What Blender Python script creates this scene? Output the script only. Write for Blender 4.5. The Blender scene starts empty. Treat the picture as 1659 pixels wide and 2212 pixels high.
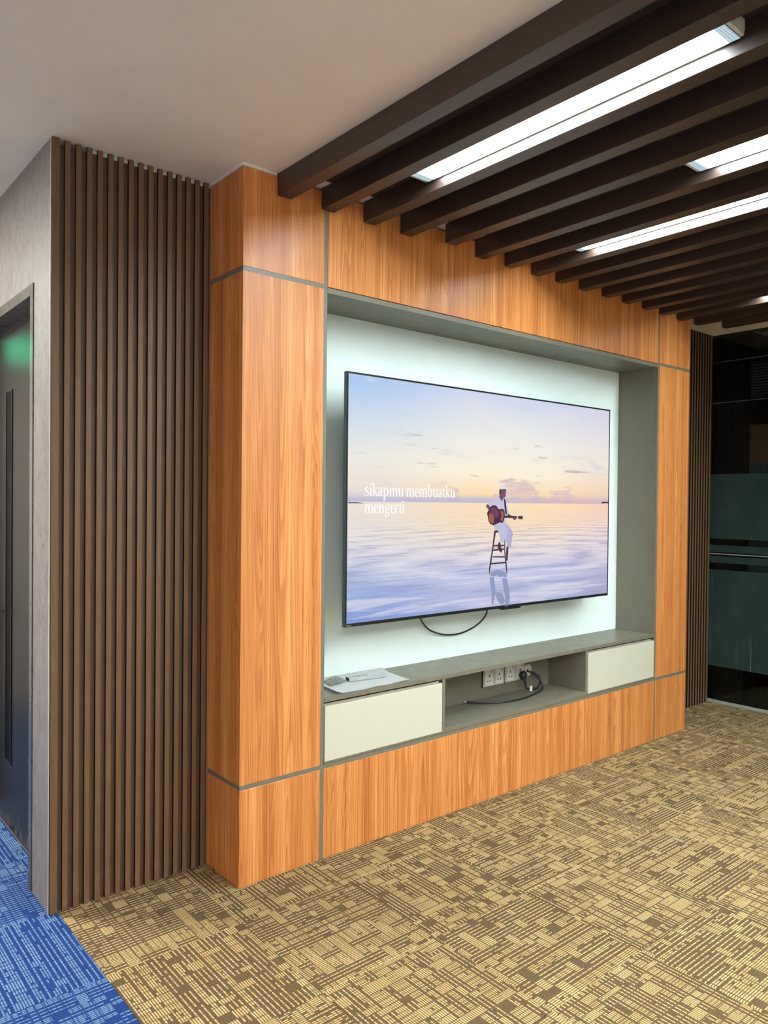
import bpy, bmesh, math, random
from mathutils import Vector, Matrix
random.seed(7)
C = bpy.context.scene.collection
S = bpy.context.scene

# ------------------------------------------------------------------ camera, world, exposure
FPX, YAW, PITCH, ROLL = 1643.07, math.radians(39.92232), math.radians(-0.73495), math.radians(0.54797)
cam_d = bpy.data.cameras.new('camera'); cam = bpy.data.objects.new('camera', cam_d); C.objects.link(cam)
fw = Vector((math.sin(YAW)*math.cos(PITCH), math.cos(YAW)*math.cos(PITCH), math.sin(PITCH)))
rt = Vector((math.cos(YAW), -math.sin(YAW), 0)); up = rt.cross(fw)
r2 = rt*math.cos(ROLL)+up*math.sin(ROLL); u2 = -rt*math.sin(ROLL)+up*math.cos(ROLL)
M = Matrix((r2, u2, -fw)).transposed().to_4x4(); M.translation = (-1.40532, -2.50477, 1.45106)
cam.matrix_world = M
cam_d.sensor_fit = 'HORIZONTAL'; cam_d.sensor_width = 36.0; cam_d.lens = FPX/1659*36.0; cam_d.clip_start = .02
S.camera = cam
W = bpy.data.worlds.new('world'); S.world = W; W.use_nodes = True
W.node_tree.nodes['Background'].inputs[0].default_value = (.6, .7, .8, 1)
W.node_tree.nodes['Background'].inputs[1].default_value = .05
S.view_settings.view_transform = 'Standard'; S.view_settings.look = 'None'
S.view_settings.exposure = 0.0; S.view_settings.gamma = 1.0; S.view_settings.use_curve_mapping = False
LAMP = 55.0             # strength of the lamp diffusers
PANEL = 165.0             # strength of the corridor panel and the added fill panel
LAMP_COL = (.89, 1.0, .99)

# ------------------------------------------------------------------ node helper
class N:
    def __init__(s, name):
        s.m = bpy.data.materials.new(name); s.m.use_nodes = True; s.t = s.m.node_tree
        s.b = s.t.nodes['Principled BSDF']; s.out = s.t.nodes['Material Output']
    def n(s, typ, **kw):
        o = s.t.nodes.new(typ)
        for k, v in kw.items(): setattr(o, k, v)
        return o
    def put(s, sock, v):
        if hasattr(v, 'is_output'): s.t.links.new(v, sock)
        elif v is not None:
            if hasattr(sock.default_value, '__len__') and len(sock.default_value) == 4 and len(v) == 3: v = (*v, 1)
            sock.default_value = v
    def ma(s, op, a, b=None, c=None, clamp=False):
        o = s.n('ShaderNodeMath', operation=op, use_clamp=clamp)
        for i, v in enumerate((a, b, c)): s.put(o.inputs[i], v)
        return o.outputs[0]
    def mr(s, v, a, b, c=0., d=1., t='SMOOTHSTEP'):
        o = s.n('ShaderNodeMapRange', interpolation_type=t)
        for i, x in enumerate((v, a, b, c, d)): s.put(o.inputs[i], x)
        return o.outputs[0]
    def mix(s, f, a, b, mode='MIX'):
        o = s.n('ShaderNodeMix', data_type='RGBA', blend_type=mode)
        s.put(o.inputs[0], f); s.put(o.inputs[6], a); s.put(o.inputs[7], b); return o.outputs[2]
    def sep(s, v):
        o = s.n('ShaderNodeSeparateXYZ'); s.put(o.inputs[0], v); return o.outputs
    def comb(s, x, y=0., z=0.):
        o = s.n('ShaderNodeCombineXYZ')
        for i, v in enumerate((x, y, z)): s.put(o.inputs[i], v)
        return o.outputs[0]
    def noise(s, v, scale=1., detail=2., rough=.5, dim='3D', dist=0.):
        o = s.n('ShaderNodeTexNoise', noise_dimensions=dim)
        s.put(o.inputs['W' if dim == '1D' else 'Vector'], v)
        o.inputs['Scale'].default_value = scale; o.inputs['Detail'].default_value = detail
        o.inputs['Roughness'].default_value = rough; o.inputs['Distortion'].default_value = dist
        return o.outputs[0]
    def ramp(s, f, pts, interp='LINEAR'):
        o = s.n('ShaderNodeValToRGB'); o.color_ramp.interpolation = interp
        e = o.color_ramp.elements
        while len(e) < len(pts): e.new(.5)
        for x, (p, c) in zip(e, pts): x.position = p; x.color = (*c, 1)
        s.put(o.inputs[0], f); return o.outputs[0]
    def bump(s, h, strength=.3, dist=.002):
        o = s.n('ShaderNodeBump'); o.inputs['Strength'].default_value = strength; o.inputs['Distance'].default_value = dist
        s.put(o.inputs['Height'], h); s.put(s.b.inputs['Normal'], o.outputs[0])
    def pos(s): return s.n('ShaderNodeNewGeometry').outputs['Position']
    def objc(s): return s.n('ShaderNodeTexCoord').outputs['Object']
    def uv(s): return s.n('ShaderNodeTexCoord').outputs['UV']
    def rnd(s): return s.n('ShaderNodeObjectInfo').outputs['Random']
    def fin(s, col=None, rough=None, spec=None, metal=None, coat=None):
        s.put(s.b.inputs['Base Color'], col); s.put(s.b.inputs['Roughness'], rough)
        s.put(s.b.inputs['Specular IOR Level'], spec); s.put(s.b.inputs['Metallic'], metal); s.put(s.b.inputs['Coat Weight'], coat)
        return s.m

def plain(name, col, rough=.5, spec=.5, metal=0., var=.05, scale=40., bump=0.):
    m = N(name); p = m.pos()
    n = m.noise(p, scale, 3.)
    c = m.mix(m.mr(n, .3, .7), tuple(x*(1-var) for x in col), tuple(min(1, x*(1+var)) for x in col))
    if bump: m.bump(n, bump, .001)
    return m.fin(c, m.mr(m.noise(p, scale*.3, 2.), .3, .7, rough*.92, min(1, rough*1.08)), spec, metal)

def emit(name, col, strength=1.):
    m = N(name); e = m.n('ShaderNodeEmission'); m.put(e.inputs[0], col); m.put(e.inputs[1], strength)
    m.t.links.new(e.outputs[0], m.out.inputs[0]); return m.m

def srgb(r, g, b):
    f = lambda c: (c/255/12.92) if c <= 10 else ((c/255+.055)/1.055)**2.4
    return (f(r), f(g), f(b))

# ------------------------------------------------------------------ materials
def wood_mat():
    m = N('honey_wood_laminate'); p = m.pos(); x, y, z = m.sep(p)
    # grain runs vertically; the small steps between panels come from the object's random value
    h = m.ma('ADD', m.ma('ADD', x, y), m.ma('MULTIPLY', m.rnd(), 13.))
    zz = m.ma('ADD', z, m.ma('MULTIPLY', m.rnd(), 7.))
    field = m.noise(m.comb(m.ma('MULTIPLY', h, 7.5), m.ma('MULTIPLY', zz, .20), 0.), 1., 1.2, .4)
    wob = m.noise(m.comb(m.ma('MULTIPLY', h, 26.), m.ma('MULTIPLY', zz, 1.6), 3.), 1., 2.)
    lines = m.ma('FRACT', m.ma('ADD', m.ma('MULTIPLY', field, 46.), m.ma('MULTIPLY', wob, .9)))
    grain = m.mr(lines, 0., .75)
    grain = m.ma('MULTIPLY', grain, m.mr(lines, 1., .85))
    # cathedral figure in some of the leaves
    f2 = m.noise(m.comb(m.ma('MULTIPLY', h, 18.), m.ma('MULTIPLY', zz, .7), 4.), 1., 1.5, .45)
    l2 = m.ma('FRACT', m.ma('ADD', m.ma('MULTIPLY', f2, 24.), m.ma('MULTIPLY', wob, .7)))
    cath = m.ma('MULTIPLY', m.mr(l2, 0., .70), m.mr(l2, 1., .80))
    where = m.mr(m.noise(m.ma('ADD', m.ma('MULTIPLY', h, 8.), 3.), 1., 1., .5, '1D'), .54, .60)
    grain = m.ma('ADD', m.ma('MULTIPLY', grain, m.ma('SUBTRACT', 1., where)), m.ma('MULTIPLY', cath, where))
    fine = m.noise(m.comb(m.ma('MULTIPLY', h, 330.), m.ma('MULTIPLY', zz, 2.6), 1.), 1., 3., .6)
    pores = m.noise(m.comb(m.ma('MULTIPLY', h, 520.), m.ma('MULTIPLY', zz, 9.), 5.), 1., 2.)
    b1 = m.noise(m.ma('MULTIPLY', h, 15.), 1., 2., .55, '1D')
    b2 = m.noise(m.ma('ADD', m.ma('MULTIPLY', h, 62.), 9.), 1., 2., .6, '1D')
    tt = m.ma('ADD', m.ma('MULTIPLY', b1, .50), m.ma('ADD', m.ma('MULTIPLY', b2, .28), m.ma('MULTIPLY', grain, .15)))
    tt = m.ma('ADD', m.ma('ADD', tt, .02), m.ma('MULTIPLY', m.ma('SUBTRACT', fine, .5), .62))
    col = m.ramp(tt, [(.28, (.38, .115, .026)), (.44, (.53, .184, .047)), (.58, (.65, .258, .076)), (.78, (.80, .41, .15))])
    col = m.mix(m.mr(pores, .57, .72, 0., .36), col, (.27, .080, .018))
    m.bump(fine, .10, .0006)
    return m.fin(col, m.mr(fine, .3, .7, .36, .44), .5)
M_WOOD = wood_mat()

def dark_wood(name, lo, hi, rough, scale=300., spec=.45):
    m = N(name); p = m.pos(); x, y, z = m.sep(p)
    h = m.ma('ADD', m.ma('ADD', x, m.ma('MULTIPLY', y, 1.)), m.ma('MULTIPLY', m.rnd(), 5.))
    g = m.noise(m.comb(m.ma('MULTIPLY', h, scale), m.ma('MULTIPLY', z, 5.), 0.), 1., 3., .6)
    # scuffed foot of the slats (real wear near the floor)
    sc = m.noise(m.comb(m.ma('MULTIPLY', h, 40.), m.ma('MULTIPLY', z, 18.), 2.), 1., 4., .65)
    wear = m.ma('MULTIPLY', m.mr(z, .16, .0), m.mr(sc, .42, .75))
    col = m.mix(m.mr(g, .3, .7), lo, hi)
    col = m.mix(m.ma('MULTIPLY', wear, .55), col, (.22, .17, .125))
    m.bump(g, .12, .0008)
    return m.fin(col, rough, spec)
M_SLAT = dark_wood('dark_brown_slat_wood', (.122, .061, .026), (.165, .086, .037), .5)
M_SLATBACK = plain('slat_backing_brown', (.070, .037, .017), .6)

def beam_mat():
    m = N('espresso_beam_laminate'); p = m.pos(); x, y, z = m.sep(p)
    g = m.noise(m.comb(m.ma('MULTIPLY', x, 240.), m.ma('MULTIPLY', y, 3.), m.ma('MULTIPLY', z, 240.)), 1., 3., .6)
    return m.fin(m.mix(g, (.040, .023, .016), (.058, .034, .024)), m.mr(g, .3, .7, .34, .44), .5)
M_BEAM = beam_mat()
M_TRIM = plain('taupe_grey_trim', (.165, .151, .113), .42, var=.06, scale=60.)
M_CREAM = plain('cream_drawer_laminate', (.555, .545, .445), .38, var=.012, scale=300.)
M_NICHE = plain('pale_mint_wall_paint', (.80, .93, .915), .7, .3, var=.015, scale=9., bump=.05)
M_CEIL = plain('warm_white_ceiling_paint', (.91, .785, .635), .8, .2, var=.02, scale=5., bump=.04)
M_CAULK = plain('white_filler', (.86, .80, .72), .6)
M_WALL = plain('off_white_wall_paint', (.80, .78, .74), .8, .2, var=.02, scale=5.)
M_WALLC = plain('grey_corridor_paint', (.46, .43, .40), .8, .2, var=.02, scale=5.)
M_CREAMEDGE = plain('cream_edge_bead', (.70, .62, .45), .5)

def wallpaper():
    m = N('grey_textured_wallpaper'); p = m.pos(); x, y, z = m.sep(p)
    a = m.noise(m.comb(m.ma('MULTIPLY', y, 130.), m.ma('MULTIPLY', z, 45.), x), 1., 5., .65)
    b = m.noise(m.comb(m.ma('MULTIPLY', y, 26.), m.ma('MULTIPLY', z, 10.), x), 1., 4., .6, dist=.6)
    t = m.ma('ADD', m.ma('MULTIPLY', a, .55), m.ma('MULTIPLY', b, .45))
    col = m.ramp(t, [(.36, (.140, .120, .114)), (.5, (.208, .183, .174)), (.62, (.250, .225, .216))])
    m.bump(a, .35, .0015)
    return m.fin(col, .5, .4)
M_PAPERWALL = wallpaper()

def carpet(name, dark, tan, lite, sparse):
    m = N(name); u, v, _ = m.sep(m.uv()); r = m.rnd()
    P = .0078
    ro = m.ma('MULTIPLY', r, 37.)
    def vor(c, scale, off):
        o = m.n('ShaderNodeTexVoronoi', voronoi_dimensions='1D', feature='F1')
        m.put(o.inputs['W'], m.ma('ADD', m.ma('ADD', c, ro), off)); o.inputs['Scale'].default_value = scale
        e = m.n('ShaderNodeTexVoronoi', voronoi_dimensions='1D', feature='DISTANCE_TO_EDGE')
        m.put(e.inputs['W'], m.ma('ADD', m.ma('ADD', c, ro), off)); e.inputs['Scale'].default_value = scale
        return o.outputs['W'], e.outputs['Distance']
    vi = m.ma('DIVIDE', v, P)
    rib = m.ma('FLOOR', vi); f = m.ma('FRACT', vi)
    vq = m.ma('MULTIPLY', rib, P)
    cu, eu = vor(u, 29., 1.7)
    cv, ev = vor(vq, 27., 5.1)
    c2, e2 = vor(u, 64., 9.3)
    wn = m.n('ShaderNodeTexWhiteNoise', noise_dimensions='2D'); m.put(wn.inputs['Vector'], m.comb(m.ma('ADD', cu, ro), m.ma('ADD', cv, ro)))
    L = wn.outputs['Value']
    wn2 = m.n('ShaderNodeTexWhiteNoise', noise_dimensions='2D'); m.put(wn2.inputs['Vector'], m.comb(m.ma('ADD', c2, ro), m.ma('ADD', rib, ro)))
    L2 = wn2.outputs['Value']
    odd = m.ma('MODULO', m.ma('ABSOLUTE', rib), 2.)
    dense = m.ma('GREATER_THAN', L, sparse)               # every rib light
    darkb = m.ma('LESS_THAN', L, .045)                     # solid dark block
    rh = m.n('ShaderNodeTexWhiteNoise', noise_dimensions='1D'); m.put(rh.inputs['W'], m.ma('ADD', rib, ro))
    on = m.ma('MAXIMUM', dense, m.ma('MAXIMUM', odd, m.ma('GREATER_THAN', rh.outputs['Value'], .68)))
    on = m.ma('MULTIPLY', on, m.ma('SUBTRACT', 1., darkb))
    on = m.ma('MULTIPLY', on, m.ma('GREATER_THAN', L2, m.ma('MULTIPLY', m.ma('SUBTRACT', 1., dense), .05)))
    gap = m.ma('MULTIPLY', m.mr(eu, .03, .07), m.ma('MAXIMUM', m.mr(e2, .04, .10), dense))
    on = m.ma('MULTIPLY', on, gap)
    prof = m.ma('MULTIPLY', m.mr(f, .05, .36), m.mr(f, .95, .64))
    loop = m.noise(m.comb(m.ma('MULTIPLY', u, 260.), m.ma('MULTIPLY', rib, 3.7), 0.), 1., 1.)
    k = m.ma('MULTIPLY', m.ma('MULTIPLY', on, prof), m.mr(loop, .25, .55, .65, 1.))
    fl = m.noise(m.comb(m.ma('MULTIPLY', u, 420.), m.ma('MULTIPLY', v, 420.), 1.), 1., 2.)
    base = m.mix(m.mr(fl, .45, .72), dark, tuple(min(1, c*3.2) for c in dark))
    tone = m.mix(m.mr(m.noise(m.comb(m.ma('MULTIPLY', u, 9.), m.ma('MULTIPLY', v, 9.), ro), 1., 2.), .3, .7), tan, lite)
    col = m.mix(k, base, tone)
    m.bump(m.ma('MULTIPLY', prof, m.ma('ADD', .4, m.ma('MULTIPLY', on, .6))), .35, .002)
    return m.fin(col, .95, .08)
M_CARPET = carpet('brown_tan_carpet', (.074, .050, .027), (.47, .33, .150), (.56, .41, .205), .83)
M_BLUE = carpet('blue_carpet', (.010, .030, .115), (.125, .235, .37), (.17, .29, .43), .91)

M_FLOORBASE = plain('screed_floor', (.10, .09, .08), .9)
M_DOOR = dark_wood('dark_grey_door_laminate', (.010, .009, .008), (.018, .0155, .0135), .29, 120., .12)
M_FRAME = plain('dark_bronze_door_frame', (.11, .105, .09), .28, .6, .35, var=.2, scale=30.)
M_BLACK = plain('black_matte', (.006, .006, .007), .45)
M_BLACKGLOSS = plain('black_gloss', (.010, .012, .013), .22)
M_GUN = plain('gunmetal_edge', (.075, .105, .115), .35, .5, .6)
M_WHITEPL = plain('white_plastic', (.72, .72, .68), .35, var=.01)
M_IVORY = plain('off_white_socket_plastic', (.52, .52, .47), .35, var=.01)
M_ALU = plain('brushed_aluminium', (.66, .72, .75), .38, .5, .7)
M_LAMPBODY = plain('lamp_enamel', (.62, .61, .52), .4)
M_RUBBER = plain('black_cable_rubber', (.008, .009, .011), .38)

def bx(bm, x0, x1, y0, y1, z0, z1):
    vs = [bm.verts.new((x, y, z)) for x in (x0, x1) for y in (y0, y1) for z in (z0, z1)]
    for f in ((0, 1, 3, 2), (4, 6, 7, 5), (0, 4, 5, 1), (2, 3, 7, 6), (0, 2, 6, 4), (1, 5, 7, 3)):
        bm.faces.new([vs[i] for i in f])

def obj(name, bm, mat, parent=None, bevel=0., smooth=False, seg=1):
    if bevel:
        bmesh.ops.bevel(bm, geom=list(bm.edges), offset=bevel, segments=seg, affect='EDGES', profile=.6)
    bmesh.ops.recalc_face_normals(bm, faces=bm.faces)
    me = bpy.data.meshes.new(name); bm.to_mesh(me); bm.free()
    if smooth:
        for p in me.polygons: p.use_smooth = True
    me.materials.append(mat)
    o = bpy.data.objects.new(name, me); C.objects.link(o)
    if parent: o.parent = parent
    return o

def box(name, x0, x1, y0, y1, z0, z1, mat, parent=None, bevel=0., seg=1):
    """one box in the coordinates of its parent; when it has none its origin is put at its base centre"""
    bm = bmesh.new()
    if parent is None:
        cx, cy = (x0+x1)/2, (y0+y1)/2
        bx(bm, x0-cx, x1-cx, y0-cy, y1-cy, 0, z1-z0)
        o = obj(name, bm, mat, None, bevel, seg=seg); o.location = (cx, cy, z0); return o
    w = parent_world(parent)
    bx(bm, x0-w.x, x1-w.x, y0-w.y, y1-w.y, z0-w.z, z1-w.z)
    return obj(name, bm, mat, parent, bevel, seg=seg)

def parent_world(p):
    v = Vector(p.location)
    while p.parent: p = p.parent; v += Vector(p.location)
    return v

def boxes(name, lst, mat, parent, bevel=0.):
    bm = bmesh.new(); w = parent_world(parent)
    for b in lst: bx(bm, b[0]-w.x, b[1]-w.x, b[2]-w.y, b[3]-w.y, b[4]-w.z, b[5]-w.z)
    return obj(name, bm, mat, parent, bevel)

def tag(o, label=None, cat=None, group=None, kind=None):
    if label: o['label'] = label
    if cat: o['category'] = cat
    if group: o['group'] = group
    if kind: o['kind'] = kind
    return o

def thing(name, label, cat, loc=(0, 0, 0), group=None):
    o = bpy.data.objects.new(name, None); C.objects.link(o); o.location = loc; o.empty_display_size = .05
    return tag(o, label, cat, group)

def catmull(pts, n=8):
    P = [Vector(p) for p in pts]; P = [P[0]*2-P[1]]+P+[P[-1]*2-P[-2]]; out = []
    for i in range(1, len(P)-2):
        a, b, c, d = P[i-1:i+3]
        for k in range(n):
            t = k/n
            out.append(.5*((2*b)+(c-a)*t+(2*a-5*b+4*c-d)*t*t+(3*b-a-3*c+d)*t**3))
    out.append(P[-2]); return out

def add_tube(bm, pts, r, sides=8):
    rings = []; prev = None
    for i, p in enumerate(pts):
        t = (pts[min(i+1, len(pts)-1)]-pts[max(i-1, 0)]).normalized()
        a = prev if prev is not None else (Vector((0, 0, 1)) if abs(t.z) < .9 else Vector((1, 0, 0)))
        a = (a-t*a.dot(t)).normalized(); prev = a; b = t.cross(a)
        rr = r[i] if hasattr(r, '__len__') else r
        rings.append([bm.verts.new(p+(a*math.cos(k*math.tau/sides)+b*math.sin(k*math.tau/sides))*rr) for k in range(sides)])
    for A, B in zip(rings, rings[1:]):
        for k in range(sides): bm.faces.new((A[k], A[(k+1) % sides], B[(k+1) % sides], B[k]))
    bm.faces.new(rings[0][::-1]); bm.faces.new(rings[-1])

def tube(name, pts, r, mat, parent=None, n=8, sides=8):
    bm = bmesh.new(); w = parent_world(parent) if parent else Vector()
    add_tube(bm, [p-w for p in (catmull(pts, n) if n else [Vector(p) for p in pts])], r, sides)
    return obj(name, bm, mat, parent, smooth=True)

def add_cyl(bm, c, axis, r, h, seg=24, r2=None):
    a = {'x': Vector((1, 0, 0)), 'y': Vector((0, 1, 0)), 'z': Vector((0, 0, 1))}[axis]
    add_tube(bm, [Vector(c), Vector(c)+a*h], [r, r if r2 is None else r2], seg)

# ------------------------------------------------------------------ the setting
H = 2.7
FLOOR_Z = -.008
X0R, X1R, Y0R, Y1R = -3.0, 4.07, -5.4, 3.2
XE, W_SL = 3.245, -.601                 # right end of the unit, left corner of the slats
YB = .272                               # painted wall behind the unit
floor = tag(box('floor', X0R-.1, X1R+2.6, Y0R-.1, Y1R+.1, -.15, FLOOR_Z, M_FLOORBASE), kind='structure')
ceiling = tag(box('ceiling', X0R-.1, X1R+2.6, Y0R-.1, Y1R+.1, H, H+.15, M_CEIL), kind='structure')
wall_back = tag(box('wall_back', -.475, 4.0585, YB, YB+.12, FLOOR_Z, H, M_NICHE), kind='structure')
tag(box('wall_rear', X0R-.1, X1R+.1, Y0R-.1, Y0R, FLOOR_Z, H, M_WALL), kind='structure')
tag(box('wall_corridor', X0R-.1, X0R, Y0R, Y1R+.1, FLOOR_Z, H, M_WALLC), kind='structure')
tag(box('wall_end', X0R, -.50, Y1R, Y1R+.1, FLOOR_Z, H, M_WALLC), kind='structure')
bm = bmesh.new()
DY0, DY1, DZ = .462, 1.50, 2.243        # door opening
bx(bm, W_SL, -.48, .2725, DY0, FLOOR_Z, H); bx(bm, W_SL, -.48, DY1, Y1R, FLOOR_Z, H); bx(bm, W_SL, -.48, DY0, DY1, DZ, H)
tag(obj('wall_left', bm, M_PAPERWALL), kind='structure')
# thin edge bead where the wallpaper meets the slats
tag(box('trim_1', W_SL-.002, W_SL+.002, .2605, .2655, .0005, H-.0005, M_CREAMEDGE), kind='structure')

# carpet tiles: quarter-turned like a chequerboard
def tile_mesh(name, w, d, turned, mat):
    bm = bmesh.new(); g = .0006; e = .0025
    z0, z1 = -.007, 0.
    a, b = w/2-g, d/2-g
    bot = [bm.verts.new((sx*a, sy*b, z0)) for sx, sy in ((-1, -1), (1, -1), (1, 1), (-1, 1))]
    mid = [bm.verts.new((sx*a, sy*b, z1-.0016)) for sx, sy in ((-1, -1), (1, -1), (1, 1), (-1, 1))]
    top = [bm.verts.new((sx*(a-e), sy*(b-e), z1)) for sx, sy in ((-1, -1), (1, -1), (1, 1), (-1, 1))]
    bm.faces.new(top)
    for A, B in ((bot, mid), (mid, top)):
        for k in range(4): bm.faces.new((A[k], A[(k+1) % 4], B[(k+1) % 4], B[k]))
    uvl = bm.loops.layers.uv.new('UVMap')
    for f in bm.faces:
        for l in f.loops:
            x, y = l.vert.co.x+.5, l.vert.co.y+.5
            l[uvl].uv = (y, x) if turned else (x, y)
    me = bpy.data.meshes.new(name); bm.to_mesh(me); bm.free(); me.materials.append(mat); return me
TX, TY, OX, OY = .465, .480, -.570, -.207
tm = {}
for nm, mt in (('carpet_tile', M_CARPET), ('blue_carpet_tile', M_BLUE)):
    for t in (0, 1): tm[nm, t] = tile_mesh(nm, TX, TY, t, mt)
for j in range(-10, 8):
    for i in range(-6, 10):
        cx, cy = OX+(i+.5)*TX, OY+(j+.5)*TY
        if i >= 0 and j > 0: continue
        if cx+TX/2 < X0R or cy+TY/2 < Y0R or cx-TX/2 > X1R or cy-TY/2 > Y1R: continue
        nm = 'carpet_tile' if i >= 0 else 'blue_carpet_tile'
        # ribs run across (along y) on alternate tiles
        turned = (i+j) % 2 == 1 if i >= 0 else (i+j) % 2 == 1
        o = bpy.data.objects.new(nm, tm[nm, int(turned)]); C.objects.link(o)
        o.parent = floor; o.location = Vector((cx, cy, 0))-Vector(floor.location)

sm_ = tile_mesh('blue_carpet_strip', .0435, TY, 1, M_BLUE)
for j in (1, 2, 3):
    o = bpy.data.objects.new('blue_carpet_strip', sm_); C.objects.link(o); o.parent = floor
    o.location = Vector((OX+.022, OY+(j+.5)*TY, 0))-Vector(floor.location)

# ------------------------------------------------------------------ slatted panels either side of the unit
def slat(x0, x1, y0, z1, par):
    # the groove side of every slat (facing the corridor) gets a near-black material
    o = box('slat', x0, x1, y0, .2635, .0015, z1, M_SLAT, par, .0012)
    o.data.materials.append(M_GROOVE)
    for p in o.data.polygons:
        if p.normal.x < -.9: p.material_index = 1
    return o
M_GROOVE = plain('near_black_slat_side', (.010, .006, .004), .7, .2)
def slats(label, x0, x1, first_wide):
    t = thing('slat_panel', label, 'wall panel', ((x0+x1)/2, YB-.005, 0))
    box('backing_board', x0, x1, .2635, YB-.0005, .002, H-.016, M_SLATBACK, t)
    x = x0
    if first_wide: slat(x, x+.0255, .2495, H-.001, t); x += .0425
    else: x += .008
    proto = None
    while x+.0195 < x1:
        if proto is None:
            px = x; proto = slat(x, x+.0192, .251, H-.002, t)
        else:
            o = proto.copy(); C.objects.link(o); o.location = (x-px, 0, 0)
        x += .0376
    return t
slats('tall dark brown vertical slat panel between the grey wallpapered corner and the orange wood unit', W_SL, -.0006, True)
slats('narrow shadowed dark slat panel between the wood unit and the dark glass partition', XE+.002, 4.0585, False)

# ------------------------------------------------------------------ the wood feature unit
U = thing('television_surround', 'honey-orange wood wall unit with grey joint strips framing a recessed television niche', 'wall unit', (XE/2, .13, 0))
ZL, ZH, XL, XR = .376, 2.313, .375, 2.875
g = .009
def panel(x0, x1, z0, z1): box('wood_panel', x0, x1, 0., .018, z0, z1, M_WOOD, U, .0008)
zs = [(.0015, ZL-g), (ZL+g, ZH-g), (ZH+g, H-.0105)]
for a, b in zs:
    panel(0., XL-g, a, b); panel(XR+g, XE, a, b)
    for xs in (0., XE-.018):
        box('wood_panel', xs, xs+.018, .0185, .2625, a, b, M_WOOD, U, .0008)
panel(XL+g, XR-g, .0015, ZL-g); panel(XL+g, XR-g, ZH+g*.2, H-.0105)
# joint strips, slightly recessed
def strip(x0, x1, y0, y1, z0, z1): box('joint_strip', x0, x1, y0, y1, z0, z1, M_TRIM, U)
for x in (XL, XR): strip(x-g, x+g, .0015, .018, .0015, H-.0105)
for z in (ZL, ZH):
    strip(.0015, XL-g, .0015, .018, z-g, z+g); strip(XR+g, XE-.0015, .0015, .018, z-g, z+g)
    for xs in ((.0015, .018), (XE-.018, XE-.0015)): strip(*xs, .018, .2625, z-g, z+g)
strip(XL+g, XR-g, .0015, .018, ZL-g, ZL+.008)
# niche lining
box('niche_soffit', XL+g, XR-g, .001, YB-.001, 2.290, 2.312, M_TRIM, U, .0008)
box('niche_side', XL-.007, XL+.0105, .018, YB-.001, .64, 2.290, M_TRIM, U)
box('niche_side', XR-.0125, XR+.007, .018, YB-.001, .64, 2.290, M_TRIM, U)
# bead of filler along the top of the unit
tag(box('trim_2', -.006, .0, -.006, .2485, H-.0105, H-.0005, M_CAULK), kind='structure')
tag(box('trim_3', 0., .139, -.006, .0, H-.0105, H-.0005, M_CAULK), kind='structure')

# ------------------------------------------------------------------ media console built into the foot of the niche
XA, XB = XL+.0105, XR-.0125
K = thing('media_console', 'grey low media console with two cream drawers and an open middle shelf', 'console', ((XA+XB)/2, .13, ZL+.009))
box('top_board', XA, XB, .0005, YB-.001, .637, .656, M_TRIM, K, .0008)
box('bottom_board', XA, XB, .0005, .262, ZL+.0095, .408, M_TRIM, K, .0008)
for x in (1.0535, 2.161): box('divider_board', x, x+.0185, .0005, .255, .408, .637, M_TRIM, K, .0006)
box('back_board', XA, XB, .2555, .262, .408, .637, M_TRIM, K)
for x0, x1 in ((XA+.0025, 1.0505), (2.183, XB-.0025)):
    d = box('drawer', x0, x1, .012, .24, .4085, .615, M_TRIM, K)
    box('drawer_front', x0, x1, -.0015, .0115, .3955, .619, M_CREAM, d, .0010)
    box('finger_grip', x0, x1-.012, .0118, .0165, .619, .6285, plain('grip_taupe', (.33, .30, .245), .45), d)

# ------------------------------------------------------------------ ceiling beams
BX = [.145, .349, .561, .765, .991, 1.235, 1.444, 1.646, 1.844, 2.053, 2.261, 2.462, 2.671, 2.862, 3.065, 3.267, 3.475]
ORD = ['first', 'second', 'third', 'fourth', 'fifth', 'sixth', 'seventh', 'eighth', 'ninth', 'tenth', 'eleventh', 'twelfth',
       'thirteenth', 'fourteenth', 'fifteenth', 'sixteenth', 'seventeenth']
LIGHTS = [  # gap index, start y, length
    (1, -.395, 'long strip light between the second and third ceiling beams, largest in view'),
    (4, -1.105, 'strip light between the fifth and sixth ceiling beams, cut off by the frame'),
    (6, -.300, 'strip light between the seventh and eighth ceiling beams, above the niche middle'),
    (13, -.455, 'far strip light between the fourteenth and fifteenth ceiling beams near the dark glass'),
    (10, -1.105, 'strip light between the eleventh and twelfth ceiling beams, hidden behind beams'),
    (1, -2.00, 'strip light overhead between the second and third beams, middle of its row'),
    (1, -3.60, 'strip light overhead between the second and third beams, by the rear wall'),
    (6, -1.90, 'strip light overhead between the seventh and eighth beams, middle of its row'),
    (6, -3.50, 'strip light overhead between the seventh and eighth beams, by the rear wall'),
    (8, -2.05, 'strip light overhead between the ninth and tenth beams, middle of its row'),
    (4, -2.70, 'strip light overhead between the fifth and sixth beams, middle of its row'),
    (4, -3.95, 'strip light overhead between the fifth and sixth beams, by the rear wall'),
    (10, -2.70, 'strip light overhead between the eleventh and twelfth beams, middle of its row'),
    (10, -3.95, 'strip light overhead between the eleventh and twelfth beams, by the rear wall')]
bproto = None
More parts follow.
